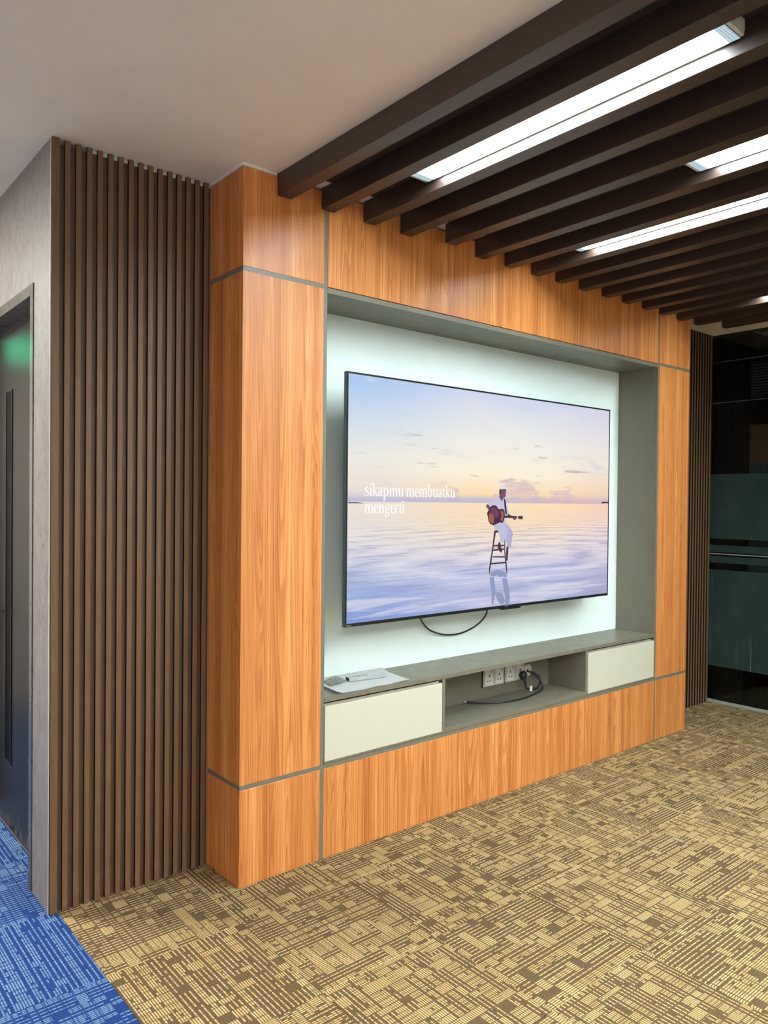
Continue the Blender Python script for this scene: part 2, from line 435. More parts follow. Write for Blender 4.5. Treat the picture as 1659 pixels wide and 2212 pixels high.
for i, x in enumerate(BX):
    ys = -.0025
    if i == 4: ys = -.050
    if i == 15: ys = -.008
    if i == 16: ys = -.09
    bm = bmesh.new(); wdt = .061; zb = 2.6155
    bx(bm, -wdt/2, wdt/2, -5.2, 0, 0, H-zb-.0006)
    if bproto is None:
        o = bproto = obj('ceiling_beam', bm, M_BEAM, None, .0012)
    else:
        bm.free(); o = bproto.copy(); C.objects.link(o)
    o.location = (x+wdt/2, ys, zb)
    side = 'nearest the plain ceiling' if i == 0 else ('free-ended, past the end of the wood unit' if i == 16 else 'counting from the plain ceiling')
    tag(o, '%s dark brown ceiling beam, %s' % (ORD[i], side), 'beam', 'dark beams under the ceiling')

def diffuser_mat():
    m = N('glowing_prismatic_diffuser'); x, y, z = m.sep(m.objc())
    # small prism dots show at both ends where the tubes stop
    dx = m.ma('SUBTRACT', m.ma('FRACT', m.ma('MULTIPLY', x, 130.)), .5); dy = m.ma('SUBTRACT', m.ma('FRACT', m.ma('MULTIPLY', y, 130.)), .5)
    d = m.ma('SQRT', m.ma('ADD', m.ma('MULTIPLY', dx, dx), m.ma('MULTIPLY', dy, dy)))
    dots = m.mr(d, .22, .38)
    end = m.mr(m.ma('ABSOLUTE', y), .495, .560)
    st = m.ma('SUBTRACT', 1., m.ma('MULTIPLY', end, .986))
    st = m.ma('MULTIPLY', st, m.ma('SUBTRACT', 1., m.ma('MULTIPLY', m.ma('MULTIPLY', end, .5), m.ma('SUBTRACT', 1., dots))))
    e = m.n('ShaderNodeEmission'); m.put(e.inputs[0], m.mix(end, LAMP_COL, (.72, .9, 1.)))
    nz = m.sep(m.n('ShaderNodeNewGeometry').outputs['Normal'])[2]
    st = m.ma('MULTIPLY', st, m.mr(m.ma('ABSOLUTE', nz), .3, .8, .035, 1.))      # the upright edges glow only faintly
    m.put(e.inputs[1], m.ma('MULTIPLY', st, LAMP)); m.t.links.new(e.outputs[0], m.out.inputs[0]); return m.m
M_DIFF = diffuser_mat()
LW, LL = .118, 1.19
lproto = None
for n, (gi, ys, lab) in enumerate(LIGHTS):
    xc = BX[gi+1]-.0665; loc = (xc, ys-LL/2, 2.653)
    if n == 0:
        t = thing('ceiling_light', lab, 'ceiling light', loc, 'strip lights between the beams'); lproto = t
        bm = bmesh.new(); w = LW/2
        bx(bm, -w, w, -LL/2, LL/2, .043, .0465); bx(bm, -w, -w+.002, -LL/2, LL/2, .0135, .043); bx(bm, w-.002, w, -LL/2, LL/2, .0135, .043)
        obj('housing', bm, M_LAMPBODY, t)
        bm = bmesh.new(); bx(bm, -w+.0003, w-.0003, -LL/2+.011, LL/2-.011, .0, .013); obj('diffuser', bm, M_DIFF, t)
        for s in (-1, 1):
            bm = bmesh.new(); bx(bm, -w+.0022, w-.0022, s*LL/2-.005-s*.005, s*LL/2+.005-s*.005, .0005, .0428); obj('end_cap', bm, M_LAMPBODY, t, .0015)
    else:
        t = lproto.copy(); C.objects.link(t); t.location = loc; t['label'] = lab
        for ch in list(lproto.children):
            c = ch.copy(); C.objects.link(c); c.parent = t

# dark board closing the ceiling above the beams, set a little off the wood unit
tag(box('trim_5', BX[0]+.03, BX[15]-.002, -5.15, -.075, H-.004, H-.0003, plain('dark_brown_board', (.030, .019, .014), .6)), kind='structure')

# corridor panel light and an added fill panel on the plain ceiling, outside the frame
def panel_light(x, y, lab):
    t = thing('panel_light', lab, 'ceiling light', (x, y, H-.013))
    bm = bmesh.new()
    for a in (((-.3, .3), (-.3, -.285)), ((-.3, .3), (.285, .3)), ((-.3, -.285), (-.285, .285)), ((.285, .3), (-.285, .285))):
        bx(bm, *a[0], *a[1], 0, .0125)
    obj('frame', bm, M_WHITEPL, t)
    bm = bmesh.new(); bx(bm, -.2845, .2845, -.2845, .2845, .003, .012); obj('diffuser', bm, M_PANEL, t)
M_PANEL = emit('glowing_panel', (1., .95, .88), PANEL)
panel_light(-1.9, 1.7, 'square panel light on the plain ceiling by the corridor door')
panel_light(-2.4, -3.9, 'added square fill panel on the plain ceiling at the near end')  # added behind the camera to brighten the ceiling and walls

# ------------------------------------------------------------------ television
YT = .080
T = thing('television', 'large flat wall-mounted television showing a guitarist sitting over calm sea at dusk', 'television', (1.515, YB-.004, .915))
TX0, TX1, TZ0, TZ1 = .545, 2.485, .9145, 2.0075
b = bmesh.new(); w = parent_world(T)
def bxw(bm, *a): bx(bm, a[0]-w.x, a[1]-w.x, a[2]-w.y, a[3]-w.y, a[4]-w.z, a[5]-w.z)
bxw(b, TX0, TX1, YT+.0015, YT+.020, TZ0, TZ1); obj('side_edge', b, M_GUN, T, .0015)
bz = bmesh.new()
SX0, SX1, SZ0, SZ1 = .5545, 2.4755, .9295, 1.9985
for a in ((TX0+.001, SX0, TZ0+.001, TZ1-.001), (SX1, TX1-.001, TZ0+.001, TZ1-.001), (SX0, SX1, TZ0+.001, SZ0), (SX0, SX1, SZ1, TZ1-.001)):
    bxw(bz, a[0], a[1], YT, YT+.0014, a[2], a[3])
bezel = obj('bezel', bz, M_BLACKGLOSS, T)
b = bmesh.new(); bxw(b, TX0+.10, TX1-.10, YT+.0205, YT+.075, TZ0+.02, TZ0+.62); bxw(b, TX0+.35, TX1-.35, YT+.0205, YT+.045, TZ0+.62, TZ1-.12)
obj('rear_housing', b, M_BLACK, T, .004)
b = bmesh.new(); bxw(b, 1.15, 1.20, YT+.0752, YB-.0045, 1.2, 1.70); bxw(b, 1.83, 1.88, YT+.0752, YB-.0045, 1.2, 1.70); bxw(b, 1.05, 1.98, YB-.020, YB-.0042, 1.40, 1.46)
obj('wall_bracket', b, M_BLACK, T)
b = bmesh.new(); bxw(b, 1.555, 1.70, YT+.002, YT+.03, TZ0-.009, TZ0); obj('sensor_foot', b, M_BLACKGLOSS, T, .002)

def screen_mat():
    m = N('lit_screen_seascape'); p = m.uv(); s, t, _ = m.sep(p)          # s 0..1 left-right, t 0..1 bottom-top
    HZ = .4895
    # sky
    left = m.ramp(t, [(HZ, srgb(214, 205, 214)), (.56, srgb(240, 226, 216)), (.68, srgb(236, 235, 228)), (.83, srgb(206, 222, 238)), (1., srgb(168, 200, 242))])
    mid = m.ramp(t, [(HZ, srgb(206, 190, 206)), (.53, srgb(250, 222, 178)), (.62, srgb(254, 242, 216)), (.78, srgb(240, 238, 232)), (.92, srgb(222, 226, 236)), (1., srgb(208, 216, 242))])
    right = m.ramp(t, [(HZ, srgb(214, 188, 196)), (.55, srgb(246, 214, 186)), (.70, srgb(244, 234, 220)), (.86, srgb(228, 224, 230)), (1., srgb(212, 212, 232))])
    sky = m.mix(m.mr(s, 0., .45), left, mid); sky = m.mix(m.mr(s, .62, 1.), sky, right)
    cl = m.noise(m.comb(m.ma('MULTIPLY', s, 3.2), m.ma('MULTIPLY', t, 5.5), 4.), 1., 5., .6, dist=.5)
    sky = m.mix(m.mr(cl, .54, .74, 0., .50), sky, srgb(200, 202, 220))
    sky = m.mix(m.mr(cl, .42, .25, 0., .45), sky, srgb(250, 240, 226))
    wis = m.noise(m.comb(m.ma('MULTIPLY', m.ma('ADD', s, m.ma('MULTIPLY', t, .6)), 7.), m.ma('MULTIPLY', t, 34.), 8.), 1., 3., .55)
    band = m.ma('MULTIPLY', m.mr(t, .56, .62), m.mr(t, .84, .74))
    sky = m.mix(m.ma('MULTIPLY', m.mr(wis, .60, .74, 0., .75), band), sky, srgb(176, 170, 186))
    # cloud bank above the horizon
    cb = m.noise(m.comb(m.ma('MULTIPLY', s, 6.), m.ma('MULTIPLY', t, 7.), 0.), 1., 5., .55)
    top = m.ma('ADD', HZ+.012, m.ma('MULTIPLY', m.mr(cb, .3, .75), .12))
    top = m.ma('ADD', top, m.ma('MULTIPLY', m.mr(m.ma('ABSOLUTE', m.ma('SUBTRACT', s, .60)), .18, .0), .02))
    bank = m.ma('MULTIPLY', m.mr(m.ma('SUBTRACT', top, t), 0., .014), m.mr(s, .22, .36))
    cn = m.noise(m.comb(m.ma('MULTIPLY', s, 16.), m.ma('MULTIPLY', t, 60.), 1.), 1., 4.)
    sky = m.mix(m.ma('MULTIPLY', bank, .78), sky, m.mix(m.mr(cn, .35, .65), srgb(204, 188, 204), srgb(238, 206, 184)))
    haze = m.mr(t, HZ+.04, HZ+.0, 0., .85)
    sky = m.mix(haze, sky, m.mix(m.mr(s, .35, .8), srgb(190, 188, 214), srgb(212, 184, 194)))
    # sea
    dep = m.ma('MAXIMUM', m.ma('SUBTRACT', HZ, t), .0001)
    wl_ = m.ramp(m.ma('DIVIDE', dep, HZ), [(0., srgb(240, 226, 214)), (.25, srgb(234, 224, 218)), (.5, srgb(208, 210, 228)), (.75, srgb(160, 180, 222)), (1., srgb(126, 154, 214))])
    wm = m.ramp(m.ma('DIVIDE', dep, HZ), [(0., srgb(252, 226, 190)), (.2, srgb(250, 224, 184)), (.42, srgb(238, 222, 214)), (.62, srgb(206, 206, 232)), (1., srgb(172, 180, 220))])
    wr = m.ramp(m.ma('DIVIDE', dep, HZ), [(0., srgb(250, 208, 184)), (.2, srgb(244, 214, 196)), (.45, srgb(222, 208, 218)), (.7, srgb(192, 190, 216)), (1., srgb(164, 166, 204))])
    sea = m.mix(m.mr(s, .0, .5), wl_, wm); sea = m.mix(m.mr(s, .68, 1.), sea, wr)
    # ripples spread in rings from the stool, foreshortened with distance
    ys = m.ma('DIVIDE', .12, m.ma('ADD', dep, .045))
    xs = m.ma('MULTIPLY', m.ma('SUBTRACT', s, .60), m.ma('MULTIPLY', ys, 4.))
    yo = m.ma('MULTIPLY', m.ma('SUBTRACT', ys, .40), 7.)
    rad = m.ma('SQRT', m.ma('ADD', m.ma('MULTIPLY', xs, xs), m.ma('MULTIPLY', yo, yo)))
    wob = m.noise(m.comb(xs, m.ma('MULTIPLY', yo, 1.5), 0.), 2.5, 3., .6)
    ring = m.ma('SINE', m.ma('ADD', m.ma('MULTIPLY', rad, 14.), m.ma('MULTIPLY', wob, 9.)))
    rip = m.noise(m.comb(m.ma('MULTIPLY', xs, 1.6), m.ma('MULTIPLY', yo, 5.), 6.), 2.2, 4., .6, dist=.8)
    k = m.ma('ADD', m.ma('MULTIPLY', ring, .15), m.ma('SUBTRACT', rip, .5))
    fade = m.mr(dep, .0, .16)
    sea = m.mix(m.ma('MULTIPLY', m.mr(k, .02, .24, 0., .50), fade), sea, srgb(240, 234, 240))
    sea = m.mix(m.ma('MULTIPLY', m.mr(k, -.02, -.24, 0., .55), fade), sea, srgb(146, 156, 196))
    img = m.mix(m.ma('GREATER_THAN', t, HZ), sea, sky)
    e = m.n('ShaderNodeEmission'); m.put(e.inputs[0], img); m.put(e.inputs[1], 1.)
    m.t.links.new(e.outputs[0], m.out.inputs[0]); return m.m
bm = bmesh.new(); bxw(bm, SX0, SX1, YT+.0004, YT+.0013, SZ0, SZ1)
uvl = bm.loops.layers.uv.new('UVMap')
for f in bm.faces:
    for l in f.loops: l[uvl].uv = ((l.vert.co.x+w.x-SX0)/(SX1-SX0), (l.vert.co.z+w.z-SZ0)/(SZ1-SZ0))
screen = obj('screen', bm, screen_mat(), T)

# pictures of the man, guitar and stool on the screen: flat print in the picture plane
# coordinates below are metres in the screen plane, measured from (1.60, 1.20)
def flat(name, polys, mat, parent, lift):
    bm = bmesh.new(); pw = parent_world(parent)
    for P in polys:
        vs = [bm.verts.new((x-pw.x, YT+.0003-lift-pw.y, z-pw.z)) for x, z in P]
        f = bm.faces.new(vs)
    bmesh.ops.triangulate(bm, faces=bm.faces[:])
    return obj(name, bm, mat, parent)
PIC = [
    ('stool_rails',(80,68,72),1,[[(1.4834,1.3123),(1.4984,1.312),(1.4792,1.2249),(1.4637,1.1445),(1.4556,1.1145),(1.4534,1.0894),(1.4474,1.1149),(1.449,1.1325),(1.4594,1.18),(1.4715,1.2353)],[(1.562,1.2788),(1.5697,1.2787),(1.5678,1.2144),(1.5797,1.1547),(1.5877,1.0976),(1.5808,1.0902),(1.5723,1.1344),(1.5613,1.2069)],[(1.4834,1.3123),(1.504,1.317),(1.5385,1.3024),(1.4854,1.3028)],[(1.4827,1.2413),(1.5627,1.2403),(1.5628,1.2326),(1.4809,1.2337)],[(1.4756,1.2187),(1.563,1.221),(1.5632,1.2133),(1.4738,1.2104)],[(1.4754,1.1845),(1.5676,1.181),(1.5677,1.1738),(1.4744,1.1782)],[(1.4636,1.1508),(1.5758,1.1523),(1.5767,1.1445),(1.46,1.1426)]]),
    ('water_reflection',(146,157,194),0,[[(1.4534,1.0894),(1.4662,1.1064),(1.5075,1.1145),(1.5612,1.1041),(1.5847,1.09),(1.5812,1.0695),(1.554,1.0775),(1.5233,1.0766),(1.508,1.0864),(1.4816,1.0802)],[(1.4536,1.0818),(1.4855,1.0775),(1.4841,1.0471),(1.4997,1.013),(1.491,0.9703),(1.4803,0.9356),(1.4688,0.9517),(1.4717,1.0022),(1.4567,1.0487)],[(1.5464,1.0689),(1.5851,1.0667),(1.5778,1.0413),(1.6018,1.0062),(1.6104,0.9615),(1.6032,0.9258),(1.5722,0.9179),(1.5713,0.9696),(1.5587,1.0271),(1.5679,1.0497)],[(1.4944,0.993),(1.517,1.0016),(1.5555,0.9887),(1.5716,0.9489),(1.5488,0.9301),(1.5178,0.953)]]),
    ('figure_far_foot',(76,56,66),2,[[(1.5803,1.232),(1.5939,1.2278),(1.5865,1.206),(1.5832,1.1752),(1.5882,1.1569),(1.5777,1.1587),(1.575,1.2013)]]),
    ('figure_far_leg',(178,176,214),3,[[(1.5492,1.3509),(1.5802,1.3428),(1.6159,1.3165),(1.6272,1.2956),(1.6206,1.2698),(1.6136,1.2233),(1.5978,1.2276),(1.5822,1.2333),(1.5874,1.2654),(1.5833,1.2809),(1.5695,1.2915),(1.5915,1.3195)]]),
    ('figure_near_foot',(86,62,68),3,[[(1.5203,1.2555),(1.5318,1.2514),(1.5339,1.236),(1.5459,1.2074),(1.5384,1.1987),(1.521,1.2108),(1.5093,1.2291),(1.511,1.2417)]]),
    ('figure_near_leg',(194,192,224),4,[[(1.4735,1.3403),(1.5035,1.3488),(1.5492,1.3509),(1.5726,1.3378),(1.5915,1.3195),(1.5812,1.2913),(1.566,1.2736),(1.5606,1.248),(1.5433,1.2511),(1.524,1.2567),(1.5312,1.2846),(1.5385,1.3024),(1.5156,1.3079),(1.4889,1.321),(1.4792,1.3339)]]),
    ('figure_shirt',(202,198,224),4,[[(1.5182,1.4875),(1.5013,1.4759),(1.4751,1.4668),(1.4326,1.4475),(1.4503,1.4345),(1.4643,1.4414),(1.483,1.4428),(1.5096,1.4327),(1.5212,1.4226),(1.5402,1.4252),(1.5577,1.4175),(1.5638,1.3957),(1.5949,1.3969),(1.5868,1.4124),(1.5786,1.4381),(1.5685,1.4612),(1.5547,1.4764),(1.549,1.4738),(1.5389,1.4597),(1.528,1.4711)],[(1.5564,1.3777),(1.57,1.3738),(1.5763,1.348),(1.5803,1.3403),(1.5473,1.3496)]]),
    ('figure_face',(122,88,108),5,[[(1.5271,1.5233),(1.5701,1.5241),(1.5707,1.51),(1.5666,1.5022),(1.5683,1.492),(1.5623,1.4811),(1.5508,1.482),(1.549,1.4764),(1.5377,1.4597),(1.528,1.4723),(1.5183,1.4799),(1.5193,1.4888),(1.5275,1.4991)],[(1.4181,1.4362),(1.4326,1.448),(1.4495,1.435),(1.461,1.4174),(1.4406,1.4161)],[(1.5793,1.3956),(1.5949,1.3974),(1.6146,1.3878),(1.6422,1.3864),(1.651,1.3811),(1.6505,1.3681),(1.6367,1.3651),(1.6266,1.3734),(1.6147,1.38),(1.5873,1.384)]]),
    ('figure_hair',(96,70,88),6,[[(1.5166,1.5155),(1.5202,1.5224),(1.529,1.5246),(1.5357,1.5094),(1.5275,1.4978),(1.5219,1.4901),(1.5172,1.499)]]),
    ('figure_cap',(226,222,236),7,[[(1.5195,1.5219),(1.5212,1.5309),(1.5287,1.5412),(1.542,1.5466),(1.5554,1.5461),(1.5644,1.5394),(1.5684,1.53),(1.5848,1.5277),(1.5895,1.5237),(1.5791,1.5184),(1.5693,1.5241),(1.5462,1.5262),(1.5271,1.5246)]]),
    ('guitar_strap',(52,54,98),5,[[(1.5528,1.4764),(1.5625,1.4727),(1.5685,1.4586),(1.5678,1.4329),(1.5793,1.3956),(1.5677,1.3931),(1.5603,1.4226),(1.5582,1.4534)]]),
    ('guitar_body',(84,52,68),6,[[(1.4514,1.4313),(1.4643,1.4401),(1.483,1.4423),(1.5001,1.4365),(1.5117,1.4251),(1.5231,1.4205),(1.5364,1.4246),(1.5499,1.4226),(1.5597,1.4124),(1.5627,1.3918),(1.5585,1.3713),(1.5492,1.3529),(1.5377,1.3515),(1.5224,1.3537),(1.5035,1.3475),(1.4847,1.3414),(1.4679,1.3411),(1.4491,1.3494),(1.4396,1.3646),(1.4337,1.3847),(1.4279,1.3998),(1.4333,1.4099),(1.4461,1.4199)]]),
    ('guitar_front',(168,100,72),7,[[(1.4413,1.391),(1.4519,1.4035),(1.4688,1.3959),(1.4785,1.3795),(1.4807,1.3592),(1.4696,1.3479),(1.4546,1.3531),(1.4451,1.367)],[(1.529,1.4098),(1.5423,1.4144),(1.5513,1.4072),(1.5532,1.3867),(1.5459,1.3637),(1.5337,1.36),(1.5297,1.369),(1.5372,1.3817)]]),
    ('guitar_shade',(116,68,98),8,[[(1.4534,1.4224),(1.4757,1.4326),(1.4984,1.4263),(1.5139,1.4073),(1.5181,1.3818),(1.4822,1.3782),(1.4651,1.3972)]]),
    ('guitar_guard',(78,48,86),9,[[(1.4822,1.3789),(1.5144,1.3742),(1.5297,1.369),(1.5262,1.3542),(1.5035,1.3501),(1.4863,1.3617)],[(1.5161,1.3894),(1.5197,1.3983),(1.5292,1.3996),(1.5362,1.3919),(1.5349,1.3817),(1.5265,1.3787),(1.5189,1.3818)]]),
    ('guitar_neck',(80,60,68),7,[[(1.5582,1.3898),(1.6581,1.385),(1.6583,1.3753),(1.5584,1.377)],[(1.6629,1.3857),(1.7014,1.3877),(1.705,1.369),(1.6684,1.37)]]),
    ('island',(74,104,152),1,[[(0.5577,1.4502),(0.6077,1.4502),(0.6407,1.4472),(0.6408,1.4456),(0.5578,1.4451)]]),
    ('jetty',(40,40,52),1,[[(2.4067,1.464),(2.4742,1.4667),(2.4744,1.458),(2.465,1.4579),(2.4626,1.4606),(2.4207,1.4598),(2.4184,1.4566),(2.4138,1.4565),(2.4123,1.4603)]]),
]
for nm, c, lv, polys in PIC:
    pm = emit('picture_%d_%d_%d' % c, srgb(*c))
    for poly in polys: flat(nm, [poly], pm, screen, .0003+.00012*lv)


# lettering of the caption: condensed serif drawn as strokes of varying width
def strokes(items):
    quads = []
    for st in items:
        P = st
        L, Rr = [], []
        for i, (x, y, wd) in enumerate(P):
            wd = wd*.92+.006
            a = P[max(i-1, 0)]; c = P[min(i+1, len(P)-1)]
            dx, dy = c[0]-a[0], c[1]-a[1]; d = math.hypot(dx, dy) or 1
            nx, ny = -dy/d*wd/2, dx/d*wd/2
            L.append((x+nx, y+ny)); Rr.append((x-nx, y-ny))
        for i in range(len(P)-1): quads.append([L[i], L[i+1], Rr[i+1], Rr[i]])
    return quads
def sm(pts, n=6):
    v = catmull([(a, b, c) for a, b, c in pts], n); return [(p.x, p.y, p.z) for p in v]
def serif(x, y, h=.13, wd=.06): return [(x-h, y, wd), (x+h, y, wd)]
def stem(x, y0, y1, wd=.155): return [(x, y0, wd), (x, y1, wd)]
def flag(x, y): return [(x-.14, y-.03, .045), (x+.02, y+.01, .09)]
def ball(x, y, r): return [(x-r, y, .01), (x-r*.7, y, r*1.4), (x, y, 2*r), (x+r*.7, y, r*1.4), (x+r, y, .01)]
def arch(x0, x1): return sm([(x0, .72, .05), (x0+.12, .93, .07), (x1-.10, .97, .10), (x1, .72, .155)])
def bowl(x0, x1): return sm([(x0, .74, .05), (x0+.12, .95, .07), (x1-.1, .90, .12), (x1, .5, .165), (x1-.1, .10, .12), (x0+.12, .03, .07), (x0, .2, .05)])
G = {
 's': (.57, [sm([(.46, .72, .04), (.42, .92, .07), (.28, .98, .07), (.13, .88, .11), (.13, .70, .13), (.26, .55, .15), (.40, .40, .14), (.46, .22, .12), (.38, .05, .08), (.24, .01, .06), (.10, .10, .06), (.06, .30, .04)])]),
 'i': (.33, [stem(.17, .02, .97), serif(.17, .03), flag(.17, .95), ball(.16, 1.34, .105)]),
 'k': (.66, [stem(.17, .02, 1.5), serif(.17, .03), flag(.17, 1.48), [(.20, .42, .06), (.50, .95, .06)], serif(.50, .97, .11), [(.27, .55, .10), (.38, .42, .16), (.57, .04, .16)], serif(.57, .03, .12)]),
 'a': (.57, [sm([(.09, .74, .12), (.12, .90, .08), (.25, .98, .06), (.38, .90, .11), (.40, .66, .15), (.40, .18, .15), (.45, .04, .09), (.56, .07, .04)]), sm([(.40, .60, .05), (.22, .50, .08), (.10, .30, .15), (.12, .10, .13), (.22, .03, .07), (.40, .18, .05)])]),
 'p': (.74, [stem(.19, -.44, .95), serif(.19, -.44, .15), flag(.19, .95), bowl(.22, .60)]),
 'b': (.70, [stem(.17, .04, 1.5), flag(.17, 1.48), bowl(.20, .58)]),
 'm': (1.08, [stem(.17, .02, .95), stem(.54, .02, .75), stem(.91, .02, .75), serif(.17, .03), serif(.54, .03), serif(.91, .03), flag(.17, .94), arch(.19, .54), arch(.56, .91)]),
 'n': (.73, [stem(.17, .02, .95), stem(.55, .02, .75), serif(.17, .03), serif(.55, .03), flag(.17, .94), arch(.19, .55)]),
 'u': (.73, [sm([(.17, .95, .155), (.17, .35, .155), (.20, .12, .12), (.32, .03, .08), (.45, .10, .06), (.53, .25, .05)]), stem(.55, .02, .95), flag(.17, .94), flag(.55, .94), [(.55, .04, .09), (.70, .04, .05)]]),
 'e': (.56, [[(.12, .54, .06), (.47, .54, .06)], sm([(.47, .54, .07), (.45, .80, .11), (.32, .97, .06), (.18, .88, .11), (.10, .55, .16), (.14, .20, .15), (.27, .02, .10), (.40, .05, .06), (.49, .22, .04)])]),
 't': (.40, [sm([(.17, 1.25, .06), (.17, .9, .15), (.17, .3, .15), (.20, .08, .11), (.29, .02, .07), (.38, .10, .04)]), [(.02, .95, .06), (.36, .95, .06)]]),
 'r': (.50, [stem(.17, .02, .95), serif(.17, .03), flag(.17, .94), sm([(.19, .70, .05), (.28, .92, .07), (.38, .98, .10), (.44, .86, .13)])]),
 'g': (.62, [sm([(.30, .98, .06), (.14, .88, .11), (.11, .66, .13), (.17, .42, .09), (.30, .36, .06), (.44, .44, .10), (.47, .66, .13), (.43, .90, .10), (.30, .98, .06)]), sm([(.18, .40, .05), (.10, .26, .06), (.16, .14, .10), (.36, .08, .12), (.50, -.05, .11), (.48, -.26, .08), (.30, -.38, .06), (.12, -.32, .08), (.08, -.16, .08), (.18, .06, .05)]), [(.44, .90, .06), (.60, .98, .08)]]),
 ' ': (.26, [])}
def line(text, x0, x1, base, xh):
    tot = sum(G[c][0] for c in text); sx = (x1-x0)/tot; out = []; x = 0
    for c in text:
        for qd in strokes(G[c][1]): out.append([(x0+(x+a)*sx, base+b_*xh) for a, b_ in qd])
        x += G[c][0]
    return out
def quads_obj(name, quads, mat, parent, lift):
    bm = bmesh.new(); pw = parent_world(parent)
    for P in quads:
        bm.faces.new([bm.verts.new((x-pw.x, YT+.0003-lift-pw.y, z-pw.z)) for x, z in P])
    o = obj(name, bm, mat, parent); return o
M_TXT = emit('caption_white', (1.05, 1.05, 1.06), 1.)
quads_obj('caption_text', line('sikapmu membuatku', .645, 1.203, 1.4775, .0385)+line('mengerti', .645, .879, 1.4025, .0385), M_TXT, screen, .0010)

# maker's lettering in the corner of the bezel
def text_obj(name, body, size, loc, mat, parent):
    cu = bpy.data.curves.new(name+'_curve', 'FONT'); cu.body = body; cu.size = size; cu.extrude = .0001
    tmp = bpy.data.objects.new(name+'_tmp', cu); C.objects.link(tmp)
    bpy.context.view_layer.update()
    me = bpy.data.meshes.new_from_object(tmp.evaluated_get(bpy.context.evaluated_depsgraph_get()))
    bpy.data.objects.remove(tmp); bpy.data.curves.remove(cu)
    me.name = name; me.materials.clear(); me.materials.append(mat)
    o = bpy.data.objects.new(name, me); C.objects.link(o); o.parent = parent
    o.rotation_euler = (math.pi/2, 0, 0); o.location = Vector(loc)-parent_world(parent); return o
text_obj('logo', 'Hisense', .0096, (.552, YT-.0002, .9175), plain('logo_silver', (.45, .42, .36), .4), bezel)

# cable looping down behind the television
tag(tube('television_cable', [(1.10, .215, .96), (1.115, .225, .905), (1.135, .235, .87), (1.20, .248, .818), (1.30, .255, .783), (1.40, .257, .774), (1.49, .252, .788), (1.555, .24, .82), (1.59, .225, .865), (1.592, .215, .93)], .0042, M_RUBBER),
    'thin black cable looping down below the television', 'cable')

# ------------------------------------------------------------------ things on the console top
def paper():
    m = N('printed_paper'); x, y, z = m.sep(m.objc())
    ln = m.noise(m.comb(m.ma('MULTIPLY', m.ma('ADD', x, m.ma('MULTIPLY', y, .4)), 26.), m.ma('MULTIPLY', m.ma('SUBTRACT', y, m.ma('MULTIPLY', x, .12)), 210.), 0.), 1., 2.)
    return m.fin(m.mix(m.mr(ln, .68, .76, 0., .5), (.92, .96, .96), (.45, .52, .55)), .7, .3)
bm = bmesh.new(); nu, nv = 14, 8
CPL = [(.452, .004), (.866, .021), (.900, .255), (.500, .262)]     # front left, front right, back right, back left
grid = []
for i in range(nu+1):
    row = []
    for j in range(nv+1):
        a, c = i/nu, j/nv
        x = (CPL[0][0]*(1-a)+CPL[1][0]*a)*(1-c)+(CPL[3][0]*(1-a)+CPL[2][0]*a)*c
        y = (CPL[0][1]*(1-a)+CPL[1][1]*a)*(1-c)+(CPL[3][1]*(1-a)+CPL[2][1]*a)*c
        z = .6568+.010*max(0, c-.55)**2/.2+.0025*math.sin(a*9+c*2)**2*(1-c)+.014*max(0, .12-a)**1.5/.042*(.3+.7*(1-c))+.012*max(0, a-.86)*(1-c)
        row.append(bm.verts.new((x-.68, y-.13, z-.656)))
    grid.append(row)
for i in range(nu):
    for j in range(nv): bm.faces.new((grid[i][j], grid[i+1][j], grid[i+1][j+1], grid[i][j+1]))
bmesh.ops.solidify(bm, geom=bm.faces[:], thickness=.0004)
po = obj('paper_sheet', bm, paper(), None, smooth=True); po.location = (.68, .13, .656)
tag(po, 'curled white printed instruction sheet on the grey console top', 'paper')

# aluminium box section lying on the sheet
ang = math.atan2(-.032, .184)
t = thing('metal_bar', 'short silver hollow metal bar lying on the white paper', 'metal bar', (.722, .150, .6605)); t.rotation_euler = (0, 0, ang)
bm = bmesh.new(); L, hw, hh, th = .094, .017, .015, .0018
for a in ((-L, L, -hw, hw, 0, th), (-L, L, -hw, hw, hh-th, hh), (-L, L, -hw, -hw+th, th, hh-th), (-L, L, hw-th, hw, th, hh-th)): bx(bm, *a)
obj('tube_body', bm, M_ALU, t)
bm = bmesh.new(); bx(bm, -L-.0018, -L+.004, -hw+.002, hw-.002, th+.0002, hh-th-.0002); obj('end_plug', bm, M_BLACK, t)
bm = bmesh.new()
for k in range(7): bx(bm, -.07+k*.012, -.0655+k*.012+.002*(k % 3), -.008+.003*(k % 2), .005, hh, hh+.0003)
obj('printed_marks', bm, plain('grey_print', (.12, .13, .14), .6), t)
# clear bag of fixings
def clear_bag():
    m = N('clear_polythene'); m.b.inputs['Transmission Weight'].default_value = .95; m.b.inputs['IOR'].default_value = 1.25
    return m.fin((.93, .94, .90), .06, .6)
t = thing('plastic_bag', 'crumpled clear plastic bag of small fixings on the paper', 'bag', (.566, .176, .6665))
bm = bmesh.new(); nu = nv = 9; gr = []
random.seed(3)
for i in range(nu+1):
    r_ = []
    for j in range(nv+1):
        a, c = i/nu-.5, j/nv-.5
        e = (1-4*a*a)*(1-4*c*c)
        r_.append(bm.verts.new((a*.105+c*.02, c*.085+a*.03, .0006+.013*e+.005*random.random()*(.3+e))))
    gr.append(r_)
for i in range(nu):
    for j in range(nv): bm.faces.new((gr[i][j], gr[i+1][j], gr[i+1][j+1], gr[i][j+1]))
bmesh.ops.solidify(bm, geom=bm.faces[:], thickness=.0003)
obj('bag_film', bm, clear_bag(), t)
M_FIX = plain('brass_fixing', (.50, .42, .24), .35, .5, .8)
